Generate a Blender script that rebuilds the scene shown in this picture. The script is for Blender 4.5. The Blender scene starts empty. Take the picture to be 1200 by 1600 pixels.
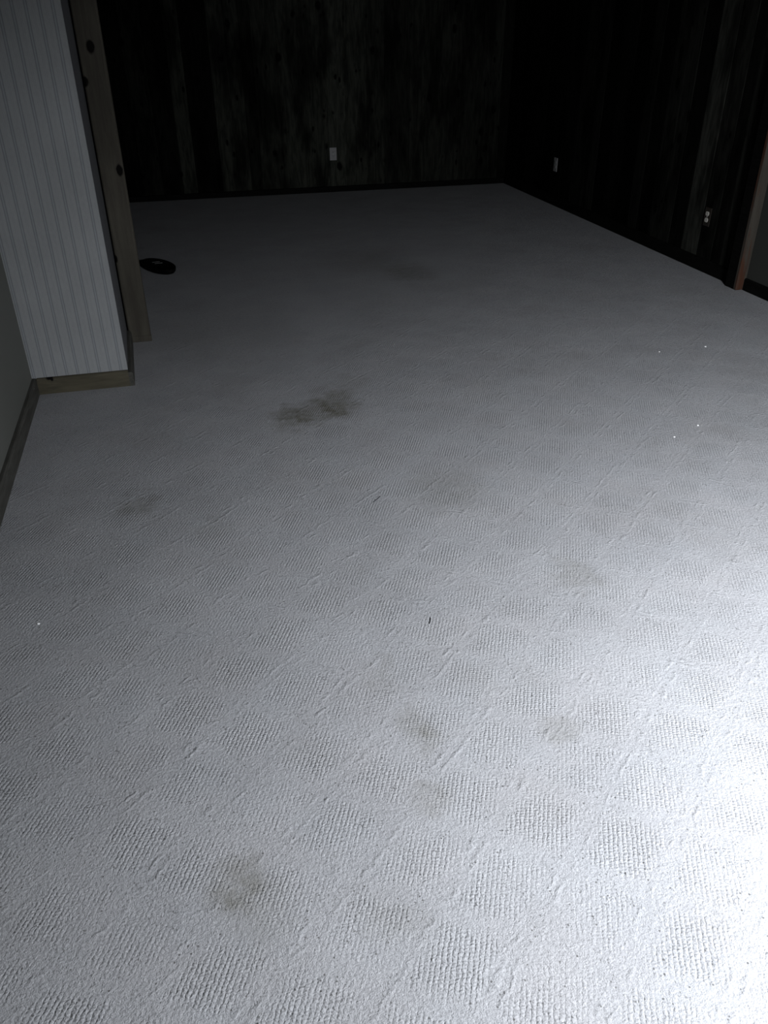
import bpy, bmesh, math, random
from mathutils import Vector, Matrix
random.seed(7)
SC = bpy.context.scene
COL = SC.collection

# ------------------------------------------------------------------ camera
H = 1.5
F_PX, PITCH, ROLL, YAW = 1256.86, 0.546334, -0.009181, 0.239112
fw = Vector((math.sin(YAW)*math.cos(PITCH), math.cos(YAW)*math.cos(PITCH), -math.sin(PITCH)))
r0 = Vector((math.cos(YAW), -math.sin(YAW), 0)); u0 = r0.cross(fw)
rt = r0*math.cos(ROLL) + u0*math.sin(ROLL); up = u0*math.cos(ROLL) - r0*math.sin(ROLL)
cam = bpy.data.cameras.new('camera'); cam_ob = bpy.data.objects.new('camera', cam); COL.objects.link(cam_ob)
cam.sensor_fit = 'VERTICAL'; cam.sensor_height = 36; cam.sensor_width = 27; cam.lens = F_PX*36/1600
cam.clip_start = 0.05; cam.clip_end = 100
M = Matrix((rt, up, -fw)).transposed().to_4x4(); M.translation = (0, 0, H)
cam_ob.matrix_world = M
SC.camera = cam_ob

# ------------------------------------------------------------------ light and exposure
SC.view_settings.view_transform = 'Standard'; SC.view_settings.look = 'None'
SC.view_settings.gamma = 1; SC.view_settings.use_curve_mapping = False
SC.view_settings.exposure = 0.0
w = bpy.data.worlds.new('overcast_sky'); SC.world = w; w.use_nodes = True
w.node_tree.nodes['Background'].inputs[0].default_value = (0.55, 0.65, 0.8, 1)
w.node_tree.nodes['Background'].inputs[1].default_value = 0.02
LAMP_POWER, LAMP_TILT, LAMP_YAW = 266.0, 1.13, 1.14  # power and aim of the added daylight lamp
ld = bpy.data.lights.new('added_daylight_lamp', 'AREA'); ld.shape = 'RECTANGLE'; ld.size = 0.5; ld.size_y = 0.5
ld.energy = LAMP_POWER; ld.color = (0.945, 0.977, 1.045)
lo = bpy.data.objects.new('added_daylight_lamp', ld); COL.objects.link(lo)
lo.location = (1.64, -0.06, 1.76)                      # lamp added inside the room, aimed steeply down as daylight from the assumed window
n = Vector((math.sin(LAMP_YAW)*math.cos(LAMP_TILT), math.cos(LAMP_YAW)*math.cos(LAMP_TILT), -math.sin(LAMP_TILT)))
lo.rotation_euler = n.to_track_quat('-Z', 'Y').to_euler()

# ------------------------------------------------------------------ node helpers
class N:
    """tiny expression builder on a material's node tree"""
    def __init__(s, name, rough=0.7, spec=0.3):
        s.m = bpy.data.materials.new(name); s.m.use_nodes = True; s.t = s.m.node_tree
        s.b = s.t.nodes['Principled BSDF']; s.b.inputs['Roughness'].default_value = rough
        s.b.inputs['Specular IOR Level'].default_value = spec
        s.co = s.t.nodes.new('ShaderNodeTexCoord').outputs['Object']
        sp = s.t.nodes.new('ShaderNodeSeparateXYZ'); s.t.links.new(s.co, sp.inputs[0])
        s.x, s.y, s.z = sp.outputs
    def put(s, sock, v):
        if isinstance(v, bpy.types.NodeSocket): s.t.links.new(v, sock)
        elif v is not None: sock.default_value = v
    def m_(s, op, a, b=None, c=None, clamp=False):
        n = s.t.nodes.new('ShaderNodeMath'); n.operation = op; n.use_clamp = clamp
        for i, v in enumerate((a, b, c)): s.put(n.inputs[i], v) if v is not None else None
        return n.outputs[0]
    def add(s, a, b): return s.m_('ADD', a, b)
    def sub(s, a, b): return s.m_('SUBTRACT', a, b)
    def mul(s, a, b): return s.m_('MULTIPLY', a, b)
    def lin(s, a, ka, b, kb, c=0.0): return s.add(s.add(s.mul(a, ka), s.mul(b, kb)), c)
    def step(s, v, a, b, lo=0.0, hi=1.0):
        n = s.t.nodes.new('ShaderNodeMapRange'); n.interpolation_type = 'SMOOTHSTEP'
        s.put(n.inputs[0], v); 
        for i, q in enumerate((a, b, lo, hi)): s.put(n.inputs[i+1], q)
        return n.outputs[0]
    def vec(s, x, y, z=0.0):
        n = s.t.nodes.new('ShaderNodeCombineXYZ')
        for i, v in enumerate((x, y, z)): s.put(n.inputs[i], v)
        return n.outputs[0]
    def noise(s, v, scale, detail=2, rough=0.5, dist=0.0):
        n = s.t.nodes.new('ShaderNodeTexNoise'); s.put(n.inputs['Vector'], v)
        n.inputs['Scale'].default_value = scale; n.inputs['Detail'].default_value = detail
        n.inputs['Roughness'].default_value = rough; n.inputs['Distortion'].default_value = dist
        return n.outputs['Fac']
    def voro(s, v, scale, out='Distance', rnd=1.0):
        n = s.t.nodes.new('ShaderNodeTexVoronoi'); s.put(n.inputs['Vector'], v)
        n.inputs['Scale'].default_value = scale; n.inputs['Randomness'].default_value = rnd
        return n.outputs[out]
    def mix(s, f, a, b):
        n = s.t.nodes.new('ShaderNodeMix'); n.data_type = 'RGBA'
        s.put(n.inputs['Factor'], f)
        for k, v in (('A', a), ('B', b)):
            q = [i for i in n.inputs if i.name == k and i.type == 'RGBA'][0]
            s.put(q, v if isinstance(v, bpy.types.NodeSocket) else tuple(v) + (1,))
        return [o for o in n.outputs if o.type == 'RGBA'][0]
    def scale_col(s, c, f):
        n = s.t.nodes.new('ShaderNodeVectorMath'); n.operation = 'SCALE'
        s.put(n.inputs[0], c); s.put(n.inputs['Scale'], f); return n.outputs[0]
    def attr(s, name):
        n = s.t.nodes.new('ShaderNodeAttribute'); n.attribute_name = name; return n.outputs['Fac']
    def color(s, c): s.put(s.b.inputs['Base Color'], c if isinstance(c, bpy.types.NodeSocket) else tuple(c)+(1,)); return s
    def bump(s, h, dist, strength=1.0):
        n = s.t.nodes.new('ShaderNodeBump'); n.inputs['Distance'].default_value = dist
        n.inputs['Strength'].default_value = strength; s.put(n.inputs['Height'], h)
        s.t.links.new(n.outputs[0], s.b.inputs['Normal']); return s
    def spots(s, px, py, pts):
        """sum of soft elliptic spots (x, y, rx, ry, amount)"""
        tot = None
        for (cx, cy, rx, ry, a) in pts:
            dx = s.mul(s.sub(px, cx), 1/rx); dy = s.mul(s.sub(py, cy), 1/ry)
            d = s.m_('SQRT', s.add(s.mul(dx, dx), s.mul(dy, dy)))
            q = s.step(d, 1.15, 0.35, 0.0, a)
            tot = q if tot is None else s.add(tot, q)
        return tot

# ------------------------------------------------------------------ materials
def mat_carpet():
    k = N('carpet_cut_and_loop', 0.9, 0.12)
    x, y = k.x, k.y
    # wobble so the tufted lattice is not ruler straight
    wob = k.sub(k.noise(k.co, 9, 2), 0.5); wob2 = k.sub(k.noise(k.vec(k.add(x, 7.3), y), 9, 2), 0.5)
    xw = k.add(x, k.mul(wob, 0.03)); yw = k.add(y, k.mul(wob2, 0.03))
    # lattice: two families of bands, at 48 and 125 degrees from the room's depth
    a1, a2 = math.radians(48), math.radians(125)
    n1 = (math.cos(a1), -math.sin(a1)); n2 = (math.cos(a2), -math.sin(a2))
    P1, P2 = 0.176, 0.183
    o1 = -(n1[0]*-0.126 + n1[1]*1.332)/P1; o2 = -(n2[0]*-0.126 + n2[1]*1.332)/P2
    u = k.m_('FRACT', k.lin(xw, n1[0]/P1, yw, n1[1]/P1, o1 + 0.5 + 40)); v = k.m_('FRACT', k.lin(xw, n2[0]/P2, yw, n2[1]/P2, o2 + 0.5 + 40))
    du = k.m_('ABSOLUTE', k.sub(u, 0.5)); dv = k.m_('ABSOLUTE', k.sub(v, 0.5))   # 0 at the patch centre, .5 on a band
    edge_n = k.sub(k.noise(k.co, 38, 3, 0.6), 0.5)
    rough_edge = k.mul(edge_n, 0.42)
    alive = k.step(k.noise(k.co, 4.5, 2), 0.30, 0.62, 0.35, 1.0)             # some patches are trodden flat
    patch = k.mul(k.mul(k.step(k.add(du, rough_edge), 0.47, 0.24), k.step(k.add(dv, rough_edge), 0.50, 0.26)), alive)
    # looped ribs
    ar = math.radians(25); RP, LP = 0.0099, 0.0080
    jit = k.mul(k.sub(k.noise(k.co, 70, 2), 0.5), 0.009)
    jit2 = k.mul(k.sub(k.noise(k.vec(k.add(x, 2.0), y), 70, 2), 0.5), 0.012)
    sx = k.add(k.lin(x, math.cos(ar), y, -math.sin(ar)), jit); sy = k.add(k.lin(x, math.sin(ar), y, math.cos(ar)), jit2)
    rib = k.m_('ABSOLUTE', k.m_('SINE', k.mul(sx, math.pi/RP)))
    row = k.m_('FLOOR', k.mul(sx, 1/RP))
    bead = k.m_('ABSOLUTE', k.m_('SINE', k.add(k.mul(sy, math.pi/LP), k.mul(k.m_('SINE', k.mul(row, 12.9)), 40.0))))
    loop = k.mul(k.m_('POWER', rib, 0.7), k.add(0.25, k.mul(bead, 0.75)))
    # fluffy cut pile
    tuft = k.m_('SUBTRACT', 1.0, k.voro(k.vec(k.add(x, k.mul(edge_n, 0.01)), y, 0.0), 135))
    fluff = k.add(k.add(k.mul(k.noise(k.co, 150, 3, 0.7), 1.3), k.mul(k.noise(k.co, 420, 2), 0.7)), k.mul(tuft, 0.45))
    # twin cords along the first family, a thinner one along the second
    broken = k.step(k.noise(k.co, 17, 3, 0.6), 0.45, 0.66)
    broken2 = k.step(k.noise(k.vec(k.add(x, 3.1), k.add(y, 1.7)), 13, 3, 0.6), 0.50, 0.68)
    wav = k.mul(k.sub(k.noise(k.co, 48, 2), 0.5), 0.11)
    cord1 = k.mul(k.step(k.m_('ABSOLUTE', k.sub(k.add(du, wav), 0.43)), 0.045, 0.0), broken)
    cord2 = k.mul(k.step(k.m_('ABSOLUTE', k.sub(k.add(dv, wav), 0.45)), 0.045, 0.0), broken2)
    cut = k.add(k.add(k.mul(fluff, 0.8), k.mul(cord1, 0.55)), k.mul(cord2, 0.50))
    loops = k.add(k.mul(loop, 0.72), k.mul(fluff, 0.62))
    h = k.add(k.mul(patch, loops), k.mul(k.sub(1.0, patch), cut))
    h = k.add(h, k.mul(k.noise(k.co, 6, 2), 1.0))
    k.bump(h, 0.0037, 0.9)
    # colour: pale grey yarn, wear, brownish stains, specks of dirt caught between the loops
    tone = k.step(k.noise(k.co, 3.2, 3, 0.6), 0.25, 0.75, 0.93, 1.05)
    fine = k.mul(k.step(k.noise(k.co, 240, 2, 0.7), 0.2, 0.8, 0.80, 1.16), k.step(k.noise(k.co, 70, 3, 0.6), 0.25, 0.75, 0.93, 1.06))
    base = k.mix(k.noise(k.co, 5, 2), (0.325, 0.322, 0.325), (0.315, 0.325, 0.335))
    sw = k.mul(k.sub(k.noise(k.co, 13, 3), 0.5), 0.30); sw2 = k.mul(k.sub(k.noise(k.vec(k.add(x, 5), y), 13, 3), 0.5), 0.30)
    far_w = k.step(y, 1.0, 3.0, 0.40, 1.0)
    sxx = k.add(x, k.mul(k.mul(sw, 0.5), far_w)); syy = k.add(y, k.mul(sw2, far_w))
    st = k.spots(sxx, syy, STAINS)
    st = k.mul(st, k.step(k.noise(k.co, 30, 3, 0.7), 0.3, 0.7, 0.60, 1.2))
    c = k.mix(k.m_('MINIMUM', st, 0.9), base, (0.118, 0.112, 0.083))
    worn = k.mul(k.step(k.noise(k.co, 2.1, 4, 0.6), 0.5, 0.78), 0.20)
    c = k.mix(worn, c, (0.22, 0.205, 0.186))
    c = k.scale_col(k.scale_col(c, tone), fine)
    vd = k.voro(k.co, 70); pick = k.noise(k.co, 24, 2)
    speck = k.mul(k.step(vd, 0.20, 0.09), k.step(pick, 0.43, 0.56))
    vd2 = k.voro(k.vec(k.add(x, 9.1), k.mul(y, 0.6)), 130); pick2 = k.noise(k.vec(x, k.add(y, 6.0)), 11, 2)
    speck2 = k.mul(k.step(vd2, 0.24, 0.10), k.step(pick2, 0.46, 0.66))
    c = k.mix(k.m_('MINIMUM', k.add(k.mul(speck, 0.75), k.mul(speck2, 0.6)), 0.85), c, (0.05, 0.048, 0.043))
    return k.color(c).m
STAINS = [(0.385, 3.27, 0.12, 0.17, 0.44), (0.61, 3.40, 0.12, 0.22, 0.52), (0.49, 3.33, 0.16, 0.15, 0.34), (0.72, 3.60, 0.10, 0.14, 0.18), (-0.27, 2.68, 0.10, 0.11, 0.33), (-0.02, 2.45, 0.10, 0.10, 0.15),
          (0.41, 1.385, 0.055, 0.06, 0.26), (0.425, 1.335, 0.06, 0.05, 0.24), (0.76, 1.28, 0.07, 0.05, 0.24), (1.54, 5.5, 0.22, 0.28, 0.34), (1.30, 5.9, 0.40, 0.50, 0.2),
          (-0.06, 1.05, 0.075, 0.075, 0.34), (-0.02, 0.99, 0.09, 0.10, 0.18), (0.39, 1.16, 0.06, 0.05, 0.22), (0.36, 1.57, 0.06, 0.06, 0.16), (1.08, 1.87, 0.09, 0.12, 0.24),
          (0.85, 2.5, 0.20, 0.20, 0.2), (0.237, 0.90, 0.08, 0.06, 0.14), (0.40, 1.64, 0.03, 0.05, 0.16), (0.1, 4.6, 0.5, 0.7, 0.14)]

def mat_paneling(name, light, dark, axis):
    k = N(name, 0.8, 0.03)
    a = k.x if axis == 'x' else k.y
    tone = k.attr('tone')
    v = k.vec(k.mul(a, 1.0), 0.0, k.mul(k.z, 0.14))
    grain = k.step(k.noise(v, 34, 4, 0.65, 0.6), 0.30, 0.72, 0.25, 1.25)
    streak = k.step(k.noise(k.vec(a, 3.0, k.mul(k.z, 0.30)), 5.5, 3, 0.6), 0.34, 0.58, 0.30, 1.15)
    kv = k.vec(a, 0.0, k.mul(k.z, 0.62))
    kd = k.add(k.voro(kv, 6.0), k.mul(k.sub(k.noise(k.co, 30, 2), 0.5), 0.10))
    knot = k.step(kd, 0.20, 0.11)
    kv2 = k.vec(k.add(a, 4.0), 1.0, k.mul(k.z, 0.5))
    knot2 = k.mul(k.step(k.add(k.voro(kv2, 13.0), k.mul(k.sub(k.noise(k.co, 50, 2), 0.5), 0.12)), 0.22, 0.12), k.step(k.noise(k.co, 5, 1), 0.48, 0.56))
    c = k.scale_col(k.mix(grain, dark, light), k.mul(tone, streak))
    c = k.mix(k.mul(k.m_('MAXIMUM', knot, knot2), 0.92), c, (0.0015, 0.0014, 0.0012))
    k.bump(grain, 0.0008, 0.5)
    return k.color(c).m

def mat_pine(name, light, dark, knots=(), red=None):
    k = N(name, 0.7, 0.05)
    grain = k.step(k.noise(k.vec(k.x, k.y, k.mul(k.z, 0.08)), 45, 4, 0.6, 0.7), 0.3, 0.7)
    blot = k.step(k.noise(k.vec(k.x, k.y, k.mul(k.z, 0.4)), 6, 2), 0.3, 0.7, 0.85, 1.12)
    c = k.scale_col(k.mix(grain, dark, light), blot)
    if red:
        r = k.step(k.noise(k.vec(k.mul(k.x, 1.6), k.y, k.mul(k.z, 0.12)), 17, 3, 0.6, 0.4), 0.46, 0.62)
        c = k.mix(k.mul(r, 0.85), c, red)
    if knots:
        wob = k.mul(k.sub(k.noise(k.co, 40, 2), 0.5), 0.012)
        c = k.mix(k.m_('MINIMUM', k.spots(k.add(k.x, wob), k.add(k.z, wob), knots), 1.0), c, (0.004, 0.0035, 0.003))
    k.bump(grain, 0.0006, 0.4)
    return k.color(c).m

def mat_base(name, light, dark, along, chip=None):
    k = N(name, 0.65, 0.06)
    g = k.step(k.noise(k.vec(k.mul(k.x, 0.12 if along == 'x' else 1), k.mul(k.y, 0.12 if along == 'y' else 1), k.z), 60, 3, 0.6, 0.4), 0.3, 0.7)
    c = k.mix(g, dark, light)
    if chip: c = k.mix(k.m_('MINIMUM', k.spots(k.x, k.z, chip), 1.0), c, (0.006, 0.006, 0.005))
    k.bump(g, 0.0005, 0.4)
    return k.color(c).m

def mat_wallpaper():
    k = N('striped_wallpaper', 0.7, 0.15)
    P = 0.0495
    q = k.m_('FRACT', k.add(k.mul(k.add(k.x, k.mul(k.y, 0.35)), 1/P), 30.27))
    def line(c, wd): return k.step(k.m_('ABSOLUTE', k.sub(q, c)), wd, wd*0.45)
    pair = k.add(line(0.40, 0.055), line(0.60, 0.055))
    faint = k.mul(k.add(line(0.06, 0.03), line(0.94, 0.03)), 0.25)
    band = k.step(k.m_('ABSOLUTE', k.sub(q, 0.5)), 0.13, 0.05)
    c = k.mix(k.mul(band, 0.35), (0.275, 0.284, 0.283), (0.215, 0.235, 0.255))
    c = k.mix(k.m_('MINIMUM', k.mul(k.add(pair, faint), 0.55), 0.9), c, (0.115, 0.122, 0.137))
    c = k.scale_col(c, k.step(k.noise(k.co, 2.5, 3), 0.3, 0.7, 0.92, 1.06))
    c = k.scale_col(c, k.step(k.noise(k.vec(k.x, k.y, k.mul(k.z, 0.3)), 200, 2), 0.2, 0.8, 0.95, 1.04))
    return k.color(c).m

def mat_paint(name, col, rough=0.7):
    k = N(name, rough, 0.12)
    c = k.scale_col(k.mix(k.noise(k.co, 2, 2), col, tuple(v*1.06 for v in col)), k.step(k.noise(k.co, 1.3, 3), 0.3, 0.7, 0.95, 1.05))
    k.bump(k.noise(k.co, 220, 2), 0.0006, 0.3)
    return k.color(c).m

def mat_plain(name, col, rough=0.4, spec=0.5):
    k = N(name, rough, spec)
    c = k.scale_col(k.mix(k.noise(k.co, 40, 2), col, col), k.step(k.noise(k.co, 60, 2), 0.3, 0.7, 0.96, 1.03))
    return k.color(c).m

M_CARPET = mat_carpet()
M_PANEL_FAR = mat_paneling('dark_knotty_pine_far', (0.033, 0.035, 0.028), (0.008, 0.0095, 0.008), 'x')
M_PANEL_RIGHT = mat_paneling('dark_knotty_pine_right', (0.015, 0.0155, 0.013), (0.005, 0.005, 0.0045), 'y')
M_POST = mat_pine('stained_pine_post', (0.068, 0.063, 0.050), (0.052, 0.047, 0.038),
                  [(-0.282, 1.416, 0.021, 0.030, 1.8), (-0.336, 1.274, 0.021, 0.026, 1.8), (-0.243, 0.883, 0.018, 0.031, 1.8), (-0.336, 0.454, 0.010, 0.022, 1.8)])
M_POST_R = mat_pine('reddish_pine_post', (0.050, 0.045, 0.037), (0.038, 0.033, 0.027), (), (0.055, 0.020, 0.010))
M_BASE_X = mat_base('olive_pine_base', (0.092, 0.083, 0.058), (0.064, 0.058, 0.041), 'x', [(-0.685, 0.077, 0.016, 0.011, 1.2), (-0.672, 0.070, 0.008, 0.010, 1.1)])
M_BASE_Y = mat_base('grey_pine_base', (0.075, 0.074, 0.066), (0.048, 0.047, 0.041), 'y')
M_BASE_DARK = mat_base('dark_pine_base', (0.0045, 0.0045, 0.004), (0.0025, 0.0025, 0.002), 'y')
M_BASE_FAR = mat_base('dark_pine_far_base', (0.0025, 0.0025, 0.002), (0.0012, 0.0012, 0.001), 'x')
M_PAPER = mat_wallpaper()
M_OLIVE = mat_paint('olive_grey_paint', (0.126, 0.130, 0.117))
M_GREY = mat_paint('dark_grey_paint', (0.035, 0.036, 0.032))
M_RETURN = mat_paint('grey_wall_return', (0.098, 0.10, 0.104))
M_CEIL = mat_paint('dark_wood_ceiling', (0.035, 0.03, 0.025))
M_REAR = mat_paint('rear_wall_paint', (0.06, 0.06, 0.055))
M_WHITE = mat_plain('white_plastic', (0.25, 0.25, 0.245), 0.45, 0.4)
M_IVORY = mat_plain('ivory_plastic', (0.55, 0.53, 0.47), 0.35, 0.4)
M_BROWN = mat_plain('brown_plastic', (0.022, 0.018, 0.014), 0.3, 0.5)
M_SLOT = mat_plain('dark_slot', (0.01, 0.01, 0.01), 0.6, 0.2)
M_SCREW = mat_plain('steel_screw', (0.5, 0.5, 0.48), 0.35, 0.5)
M_BLACK = mat_plain('black_gloss', (0.003, 0.003, 0.003), 0.6, 0.05)
M_GLINT = mat_plain('painted_glint', (0.13, 0.13, 0.125), 0.5, 0.15)  # pale grey that imitates highlights on the black dish
M_LINT = mat_plain('white_lint', (0.85, 0.85, 0.84), 0.9, 0.1)
M_THREAD = mat_plain('dark_thread', (0.05, 0.05, 0.055), 0.9, 0.1)
M_FRAME = mat_plain('white_window_frame', (0.7, 0.7, 0.7), 0.4, 0.4)
gm = bpy.data.materials.new('window_glass'); gm.use_nodes = True
gb = gm.node_tree.nodes['Principled BSDF']; gb.inputs['Transmission Weight'].default_value = 1; gb.inputs['Roughness'].default_value = 0; gb.inputs['IOR'].default_value = 1.45

# ------------------------------------------------------------------ mesh helpers
def link(name, bm, mat, parent=None, smooth=False):
    me = bpy.data.meshes.new(name); bmesh.ops.recalc_face_normals(bm, faces=bm.faces[:]); bm.to_mesh(me); bm.free()
    if smooth:
        for p in me.polygons: p.use_smooth = True
    me.materials.append(mat)
    o = bpy.data.objects.new(name, me); COL.objects.link(o)
    if parent: o.parent = parent
    return o
def tag(o, label, cat, kind=None, group=None):
    o['label'] = label; o['category'] = cat
    if kind: o['kind'] = kind
    if group: o['group'] = group
    return o
def box(bm, x0, x1, y0, y1, z0, z1, bev=0.0, seg=2):
    r = bmesh.ops.create_cube(bm, size=1, matrix=Matrix.Translation(((x0+x1)/2, (y0+y1)/2, (z0+z1)/2)) @ Matrix.Diagonal((x1-x0, y1-y0, z1-z0, 1)))
    if bev:
        vs = set(r['verts']); es = [e for e in bm.edges if e.verts[0] in vs and e.verts[1] in vs]
        bmesh.ops.bevel(bm, geom=es, offset=bev, segments=seg, affect='EDGES', profile=0.5)
def prism(bm, pts, z0, z1):
    lo_ = [bm.verts.new((x, y, z0)) for x, y in pts]; hi = [bm.verts.new((x, y, z1)) for x, y in pts]
    k = len(pts)
    bm.faces.new(lo_[::-1]); bm.faces.new(hi)
    for i in range(k): bm.faces.new((lo_[i], lo_[(i+1) % k], hi[(i+1) % k], hi[i]))
def sweep(bm, path, prof):
    """profile (offset to the left of the path, height) mitred along a floor path"""
    rings = []
    for i, p in enumerate(path):
        p = Vector(p)
        d0 = (p - Vector(path[i-1])).normalized() if i else None
        d1 = (Vector(path[i+1]) - p).normalized() if i < len(path)-1 else None
        n0 = Vector((-d0.y, d0.x)) if d0 else None; n1 = Vector((-d1.y, d1.x)) if d1 else None
        if n0 and n1: m = (n0+n1); m = m/(m.length_squared)*2
        else: m = n0 or n1
        rings.append([bm.verts.new((p.x+m.x*o, p.y+m.y*o, z)) for o, z in prof])
    k = len(prof)
    for a, b in zip(rings, rings[1:]):
        for i in range(k): bm.faces.new((a[i], a[(i+1) % k], b[(i+1) % k], b[i]))
    bm.faces.new(rings[0][::-1]); bm.faces.new(rings[-1])
BASE_PROF = lambda t, h: [(0.0, 0.0), (t, 0.0), (t, h*0.86), (t*0.86, h*0.95), (t*0.62, h), (0.0, h)]

# ------------------------------------------------------------------ room
XL, XR, YF, CEIL, YR = -0.763, 3.52, 8.766, 2.45, -0.36
XFL = -2.6                                   # far room runs on to the left behind the post
bm = bmesh.new(); box(bm, XFL-0.2, XR+0.25, YR-0.15, YF+0.2, -0.06, 0.0)
tag(link('floor', bm, M_CARPET), 'pale grey cut and loop carpet with a diamond pattern and brown stains', 'carpet', 'structure')
bm = bmesh.new(); box(bm, XFL-0.2, XR+0.25, YR-0.15, YF+0.2, CEIL, CEIL+0.1)
tag(link('ceiling', bm, M_CEIL), 'dark wooden ceiling over the whole room', 'ceiling', 'structure')
bm = bmesh.new(); box(bm, XL-0.12, XL, YR, 3.98, 0, CEIL)
tag(link('wall_left', bm, M_OLIVE), 'plain olive grey wall at the left edge beside striped wallpaper', 'wall', 'structure')
# stub wall with striped paper: front face and the narrow return
bm = bmesh.new(); prism(bm, [(XL, 3.877), (-0.324, 3.877), (-0.345, 4.498), (-0.348, 4.66), (XL, 4.66)], 0, CEIL)
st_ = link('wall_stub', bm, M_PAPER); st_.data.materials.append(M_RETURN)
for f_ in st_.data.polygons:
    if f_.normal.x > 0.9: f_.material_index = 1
tag(st_, 'short wall with pale blue and grey striped wallpaper on the left', 'wall', 'structure')
bm = bmesh.new(); box(bm, XFL, XL, 4.54, 4.66, 0, CEIL)
tag(link('wall_partition', bm, M_REAR), 'partition behind the left post, hidden from the camera', 'wall', 'structure')
bm = bmesh.new(); box(bm, XFL-0.12, XFL, 4.54, YF, 0, CEIL)
tag(link('wall_far_left', bm, M_REAR), 'unlit left wall of the far room', 'wall', 'structure')

def panel_wall(name, planks, fixed, axis, sign, mat):
    """vertical boards with V grooves; a plank's own stain strength goes to the attribute tone"""
    bm = bmesh.new(); lay = bm.faces.layers.float.new('tone'); G, D = 0.004, 0.0035
    def V(a, d, z): return bm.verts.new((a, fixed + sign*d, z) if axis == 'x' else (fixed + sign*d, a, z))
    def quad(a, da, b, db, t):
        f = bm.faces.new((V(a, da, 0), V(b, db, 0), V(b, db, CEIL), V(a, da, CEIL))); f[lay] = t
    for a, b, t in planks:
        quad(a, D, a+G, 0, t); quad(a+G, 0, b-G, 0, t); quad(b-G, 0, b, D, t)
    a0, b0 = planks[0][0], planks[-1][1]
    for q in ((a0, 0.12, b0, 0.12),): quad(*q, 0.3)
    for a in (a0, b0): quad(a, D, a, 0.12, 0.3)
    bmesh.ops.remove_doubles(bm, verts=bm.verts[:], dist=0.0005)
    bmesh.ops.holes_fill(bm, edges=[e for e in bm.edges if e.is_boundary], sides=0)
    return link(name, bm, mat)
def run(a, b, w_, tones):
    out = []; i = 0
    n_ = max(1, round((b-a)/w_)); s = (b-a)/n_
    for i in range(n_): out.append((a+i*s, a+(i+1)*s, tones[i % len(tones)]))
    return out
far = run(XFL, 0.11, 0.2, [0.3, 0.15, 0.4, 0.2, 0.3]) + [(0.11, 0.25, 0.95), (0.25, 0.50, 0.16), (0.50, 0.66, 1.0), (0.66, 0.79, 0.9), (0.79, 0.90, 0.4), (0.90, 1.13, 0.85), (1.13, 1.38, 1.0),
       (1.38, 1.60, 1.0), (1.60, 1.78, 1.25), (1.78, 2.0, 1.0), (2.0, 2.18, 0.7), (2.18, 2.44, 0.42), (2.44, 2.72, 0.6), (2.72, 2.99, 0.55), (2.99, 3.20, 0.40), (3.20, 3.42, 0.45), (3.42, XR+0.14, 0.15)]
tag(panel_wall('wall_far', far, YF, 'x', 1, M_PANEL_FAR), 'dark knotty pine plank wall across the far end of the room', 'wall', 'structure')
right = [(4.62, 4.71, 0.35), (4.71, 4.81, 0.9), (4.81, 4.92, 0.3), (4.92, 5.09, 0.85), (5.09, 5.285, 2.3), (5.285, 5.46, 0.25), (5.46, 5.60, 0.9), (5.60, 5.76, 0.8), (5.76, 5.94, 0.25), (5.94, 6.08, 0.6),
         (6.08, 6.30, 0.15), (6.30, 6.50, 0.3), (6.50, 6.72, 0.15), (6.72, 6.93, 0.8), (6.93, 7.15, 0.7), (7.15, 7.41, 0.4)] + run(7.41, YF+0.1, 0.2, [0.25, 0.15, 0.3])
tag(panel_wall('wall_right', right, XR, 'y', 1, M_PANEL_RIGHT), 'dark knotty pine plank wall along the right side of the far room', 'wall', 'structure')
bm = bmesh.new(); box(bm, XR, XR+0.12, YR, 4.62, 0, CEIL)
tag(link('wall_right_near', bm, M_GREY), 'plain grey wall at the right edge in front of the reddish post', 'wall', 'structure')
# rear wall with an assumed window; the added lamp in front lights the room
WX0, WX1, WZ0, WZ1 = 1.0, 2.3, 0.75, 2.15
bm = bmesh.new()
for q in ((XL-0.12, WX0, 0, CEIL), (WX1, XR+0.12, 0, CEIL), (WX0, WX1, 0, WZ0), (WX0, WX1, WZ1, CEIL)): box(bm, q[0], q[1], YR-0.12, YR, q[2], q[3])
tag(link('wall_rear', bm, M_REAR), 'wall behind the camera with an assumed window in it', 'wall', 'structure')
wr = bpy.data.objects.new('assumed_window_1', None); wr.location = (0, 0, 0); COL.objects.link(wr)
tag(wr, 'assumed window in the rear wall, behind the added daylight lamp', 'window', 'structure')
bm = bmesh.new(); t_ = 0.05
for q in ((WX0, WX0+t_, WZ0, WZ1), (WX1-t_, WX1, WZ0, WZ1), (WX0+t_, WX1-t_, WZ0, WZ0+t_), (WX0+t_, WX1-t_, WZ1-t_, WZ1), ((WX0+WX1)/2-t_/2, (WX0+WX1)/2+t_/2, WZ0+t_, WZ1-t_)): box(bm, q[0], q[1], YR-0.10, YR-0.03, q[2], q[3])
link('assumed_window_frame', bm, M_FRAME, wr)
bm = bmesh.new(); box(bm, WX0+t_, WX1-t_, YR-0.07, YR-0.064, WZ0+t_, WZ1-t_)
link('assumed_window_pane', bm, gm, wr)

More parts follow.
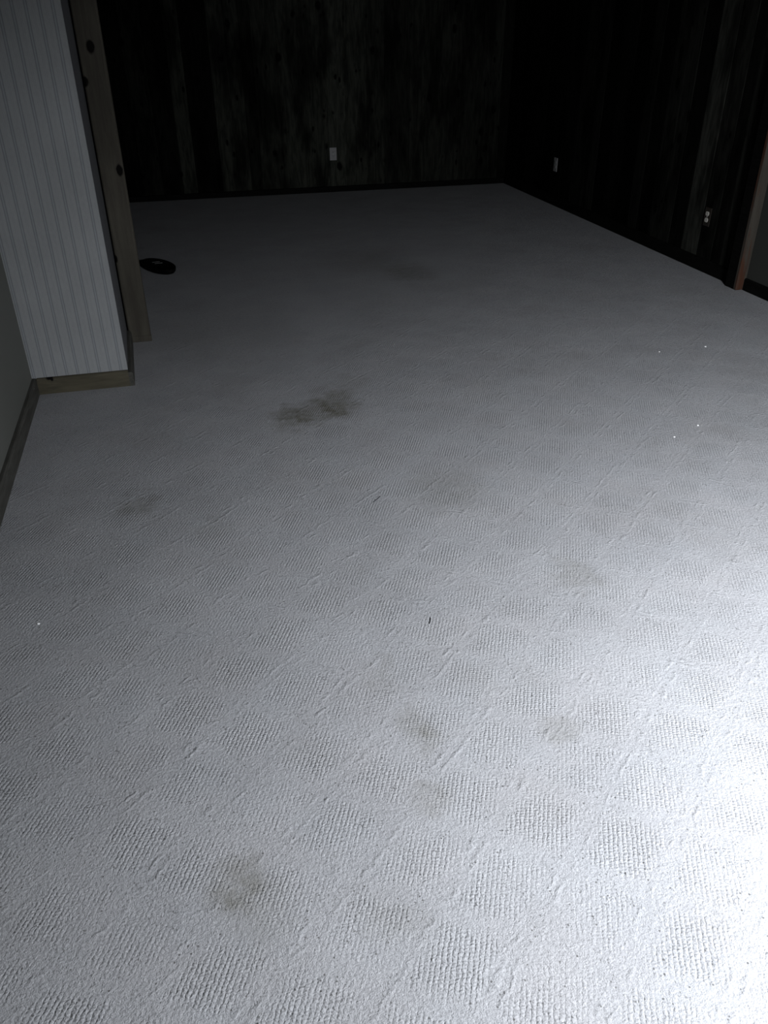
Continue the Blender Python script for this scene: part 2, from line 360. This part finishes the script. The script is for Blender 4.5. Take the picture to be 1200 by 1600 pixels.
# ------------------------------------------------------------------ posts and baseboards
tr1 = bpy.data.objects.new('trim_1', None); tr1.location = (-0.284, 4.52, 0); COL.objects.link(tr1)
tag(tr1, 'upright stained pine board with dark knots beside the striped wallpaper', 'post', 'structure')
def part(name, bm, mat, parent, smooth=False):
    bmesh.ops.translate(bm, verts=bm.verts[:], vec=-Vector(parent.location)); o = link(name, bm, mat, parent, smooth); return o
bm = bmesh.new(); box(bm, -0.339, -0.222, 4.500, 4.545, 0, CEIL, 0.012, 4)
pb = link('post_board', bm, M_POST); pb.parent = tr1; pb.matrix_parent_inverse = Matrix.Translation(-Vector(tr1.location))
bm = bmesh.new(); box(bm, -0.341, -0.220, 4.496, 4.51, 0, 0.034, 0.002)
pl = link('post_plinth', bm, M_POST); pl.parent = tr1; pl.matrix_parent_inverse = Matrix.Translation(-Vector(tr1.location))
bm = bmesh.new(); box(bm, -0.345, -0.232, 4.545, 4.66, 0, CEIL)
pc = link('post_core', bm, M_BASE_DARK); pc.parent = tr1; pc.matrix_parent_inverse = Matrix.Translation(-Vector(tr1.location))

tr2 = bpy.data.objects.new('trim_2', None); tr2.location = (3.49, 4.6, 0); COL.objects.link(tr2)
tag(tr2, 'reddish brown upright post standing out from the right wall', 'post', 'structure')
bm = bmesh.new(); box(bm, 3.454, XR, 4.50, 4.53, 0, CEIL, 0.005, 2)
o = link('post_board', bm, M_POST_R); o.parent = tr2; o.matrix_parent_inverse = Matrix.Translation(-Vector(tr2.location))
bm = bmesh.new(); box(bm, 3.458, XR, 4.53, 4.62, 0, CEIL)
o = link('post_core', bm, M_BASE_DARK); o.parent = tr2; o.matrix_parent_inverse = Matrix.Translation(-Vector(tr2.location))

def baseboard(name, path, t, h, mat, label):
    bm = bmesh.new(); sweep(bm, path, BASE_PROF(t, h)); return tag(link(name, bm, mat), label, 'baseboard', 'structure')
baseboard('baseboard_left', [(XL, 3.877), (XL, YR)], 0.022, 0.075, M_BASE_Y, 'grey brown baseboard along the plain left wall')
baseboard('baseboard_stub', [(-0.324, 3.877), (XL+0.022, 3.877)], 0.022, 0.076, M_BASE_X, 'olive brown baseboard under the front of the striped wallpaper')
baseboard('baseboard_stub_side', [(-0.3445, 4.492), (-0.324, 3.8555)], 0.022, 0.070, M_BASE_Y, 'dark baseboard on the narrow side of the striped stub wall')
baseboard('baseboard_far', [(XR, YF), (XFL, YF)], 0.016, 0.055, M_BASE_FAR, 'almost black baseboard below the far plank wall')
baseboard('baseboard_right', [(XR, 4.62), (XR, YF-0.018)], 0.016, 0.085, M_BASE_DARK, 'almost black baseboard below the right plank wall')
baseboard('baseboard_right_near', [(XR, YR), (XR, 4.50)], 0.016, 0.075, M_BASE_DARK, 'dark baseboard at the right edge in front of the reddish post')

# ------------------------------------------------------------------ electrical outlets
def outlet(loc, rz, m_plate, m_face, label):
    """local frame: plate in XZ, facing -Y, centre at the origin"""
    root = bpy.data.objects.new('wall_outlet', None); COL.objects.link(root)
    root.location = loc; root.rotation_euler = (0, 0, rz); tag(root, label, 'outlet')
    bm = bmesh.new(); box(bm, -0.036, 0.036, -0.006, 0.0, -0.060, 0.060, 0.003, 3); link('cover_plate', bm, m_plate, root)
    for s in (-1, 1):
        bm = bmesh.new()
        bmesh.ops.create_circle(bm, cap_ends=True, segments=32, radius=0.0172, matrix=Matrix.Translation((0, -0.006, s*0.0205)) @ Matrix.Rotation(math.pi/2, 4, 'X'))
        for v in bm.verts: v.co.z = s*0.0205 + max(-0.0135, min(0.0135, v.co.z - s*0.0205))
        g = bmesh.ops.extrude_face_region(bm, geom=bm.faces[:])
        bmesh.ops.translate(bm, verts=[e for e in g['geom'] if isinstance(e, bmesh.types.BMVert)], vec=(0, -0.003, 0))
        fc = link('receptacle', bm, m_face, root)
        bm = bmesh.new()
        box(bm, -0.0075, -0.0052, -0.0096, -0.0088, s*0.0205-0.001, s*0.0205+0.007)
        box(bm, 0.0052, 0.0075, -0.0096, -0.0088, s*0.0205-0.0005, s*0.0205+0.0065)
        bmesh.ops.create_cone(bm, cap_ends=True, segments=12, radius1=0.0026, radius2=0.0026, depth=0.0008, matrix=Matrix.Translation((0, -0.0092, s*0.0205-0.007)) @ Matrix.Rotation(math.pi/2, 4, 'X'))
        link('slots', bm, M_SLOT, fc)
    bm = bmesh.new()
    bmesh.ops.create_cone(bm, cap_ends=True, segments=16, radius1=0.0035, radius2=0.0028, depth=0.0016, matrix=Matrix.Translation((0, -0.0066, 0)) @ Matrix.Rotation(math.pi/2, 4, 'X'))
    link('screw', bm, M_SCREW, root)
    return root
outlet((1.637, YF, 0.362), 0, M_WHITE, M_WHITE, 'white wall outlet low on the dark far plank wall')
outlet((XR, 7.51, 0.352), -math.pi/2, M_WHITE, M_WHITE, 'white wall outlet on the dark right wall near the far corner')
outlet((XR, 5.035, 0.352), -math.pi/2, M_BROWN, M_IVORY, 'brown wall outlet with pale sockets near the reddish post on the right')

# ------------------------------------------------------------------ black oval dish on the carpet
root = bpy.data.objects.new('oval_dish', None); COL.objects.link(root)
root.location = (-0.165, 6.05, 0.0); root.rotation_euler = (0, 0, math.radians(-66.0))
tag(root, 'black oval dish lying on the carpet just past the left wooden post', 'dish')
def lathe_oval(bm, prof, rx, ry, seg=56):
    rings = []
    for f_, z in prof: rings.append([bm.verts.new((rx*f_*math.cos(2*math.pi*i/seg), ry*f_*math.sin(2*math.pi*i/seg), z)) for i in range(seg)])
    for a, b in zip(rings, rings[1:]):
        for i in range(seg): bm.faces.new((a[i], a[(i+1) % seg], b[(i+1) % seg], b[i]))
    bm.faces.new(rings[0][::-1]); bm.faces.new(rings[-1])
bm = bmesh.new(); lathe_oval(bm, [(0.78, 0.0), (0.9, 0.006), (0.975, 0.018), (1.0, 0.030), (0.995, 0.036), (0.96, 0.037), (0.92, 0.030), (0.82, 0.016), (0.6, 0.011), (0.1, 0.010)], 0.205, 0.088)
link('bowl', bm, M_BLACK, root, True)
bm = bmesh.new(); lathe_oval(bm, [(0.965, 0.0345), (1.0, 0.0345), (1.012, 0.038), (1.0, 0.0415), (0.965, 0.0415), (0.953, 0.038)], 0.205, 0.088)
link('rim', bm, M_BLACK, root, True)

for dx_ in (0.0, 0.045):  # two pale bars added to imitate short highlight lines on the dish
    bm = bmesh.new(); box(bm, -0.028, 0.028, -0.005, 0.005, 0.010, 0.040, 0.002)
    bmesh.ops.rotate(bm, verts=bm.verts[:], cent=(0, 0, 0), matrix=Matrix.Rotation(math.radians(66+8), 3, 'Z'))
    bmesh.ops.translate(bm, verts=bm.verts[:], vec=(-0.075+dx_, 0.012, 0.0))
    o = link('glint_bar', bm, M_GLINT, root); o['label'] = 'thin grey bar standing in for a highlight'
# ------------------------------------------------------------------ lint and threads on the carpet
def lint(x, y, s, label):
    bm = bmesh.new(); bmesh.ops.create_icosphere(bm, subdivisions=2, radius=1)
    for v in bm.verts:
        v.co *= random.uniform(0.7, 1.15); v.co = Vector((v.co.x*s, v.co.y*s*0.8, max(-0.2, v.co.z)*s*0.5 + s*0.1))
    o = link('lint_fleck', bm, M_LINT, None, True); o.location = (x, y, 0.0005); o.rotation_euler = (0, 0, random.random()*3)
    return tag(o, label, 'lint', None, 'white lint flecks on the carpet')
lint(-0.55, 2.04, 0.006, 'white lint fleck alone on the carpet near the left edge of the photo')
lint(2.071, 2.75, 0.007, 'white lint fleck on the right, rightmost of the close pair')
lint(1.912, 2.675, 0.006, 'white lint fleck on the right, left one of the close pair')
lint(2.387, 3.608, 0.006, 'white lint fleck farther off, left of the two below the reddish post')
lint(2.665, 3.614, 0.007, 'white lint fleck farther off, right of the two below the reddish post')
def thread(x, y, ang, ln, bend, label):
    cu = bpy.data.curves.new('dark_thread', 'CURVE'); cu.dimensions = '3D'; cu.bevel_depth = 0.0011; cu.bevel_resolution = 2
    sp = cu.splines.new('POLY'); k = 9; sp.points.add(k-1)
    for i in range(k):
        t = i/(k-1)-0.5; sp.points[i].co = (bend*(0.25-t*t)*4*ln*0.25, t*ln, 0.0, 1)
    tmp = bpy.data.objects.new('tmp', cu); COL.objects.link(tmp)
    me = bpy.data.meshes.new_from_object(tmp.evaluated_get(bpy.context.evaluated_depsgraph_get()))
    bpy.data.objects.remove(tmp); bpy.data.curves.remove(cu)
    me.name = 'dark_thread'; me.materials.clear(); me.materials.append(M_THREAD)
    o = bpy.data.objects.new('dark_thread', me); COL.objects.link(o); o.location = (x, y, 0.0018); o.rotation_euler = (0, 0, math.radians(ang))
    return tag(o, label, 'thread', None, 'dark threads on the carpet')
thread(0.566, 1.765, -22, 0.028, 0.2, 'short straight dark thread on the carpet near the middle of the photo')
thread(0.58, 2.49, -45, 0.05, 0.15, 'dark slanting thread on the carpet just nearer than the large stain')
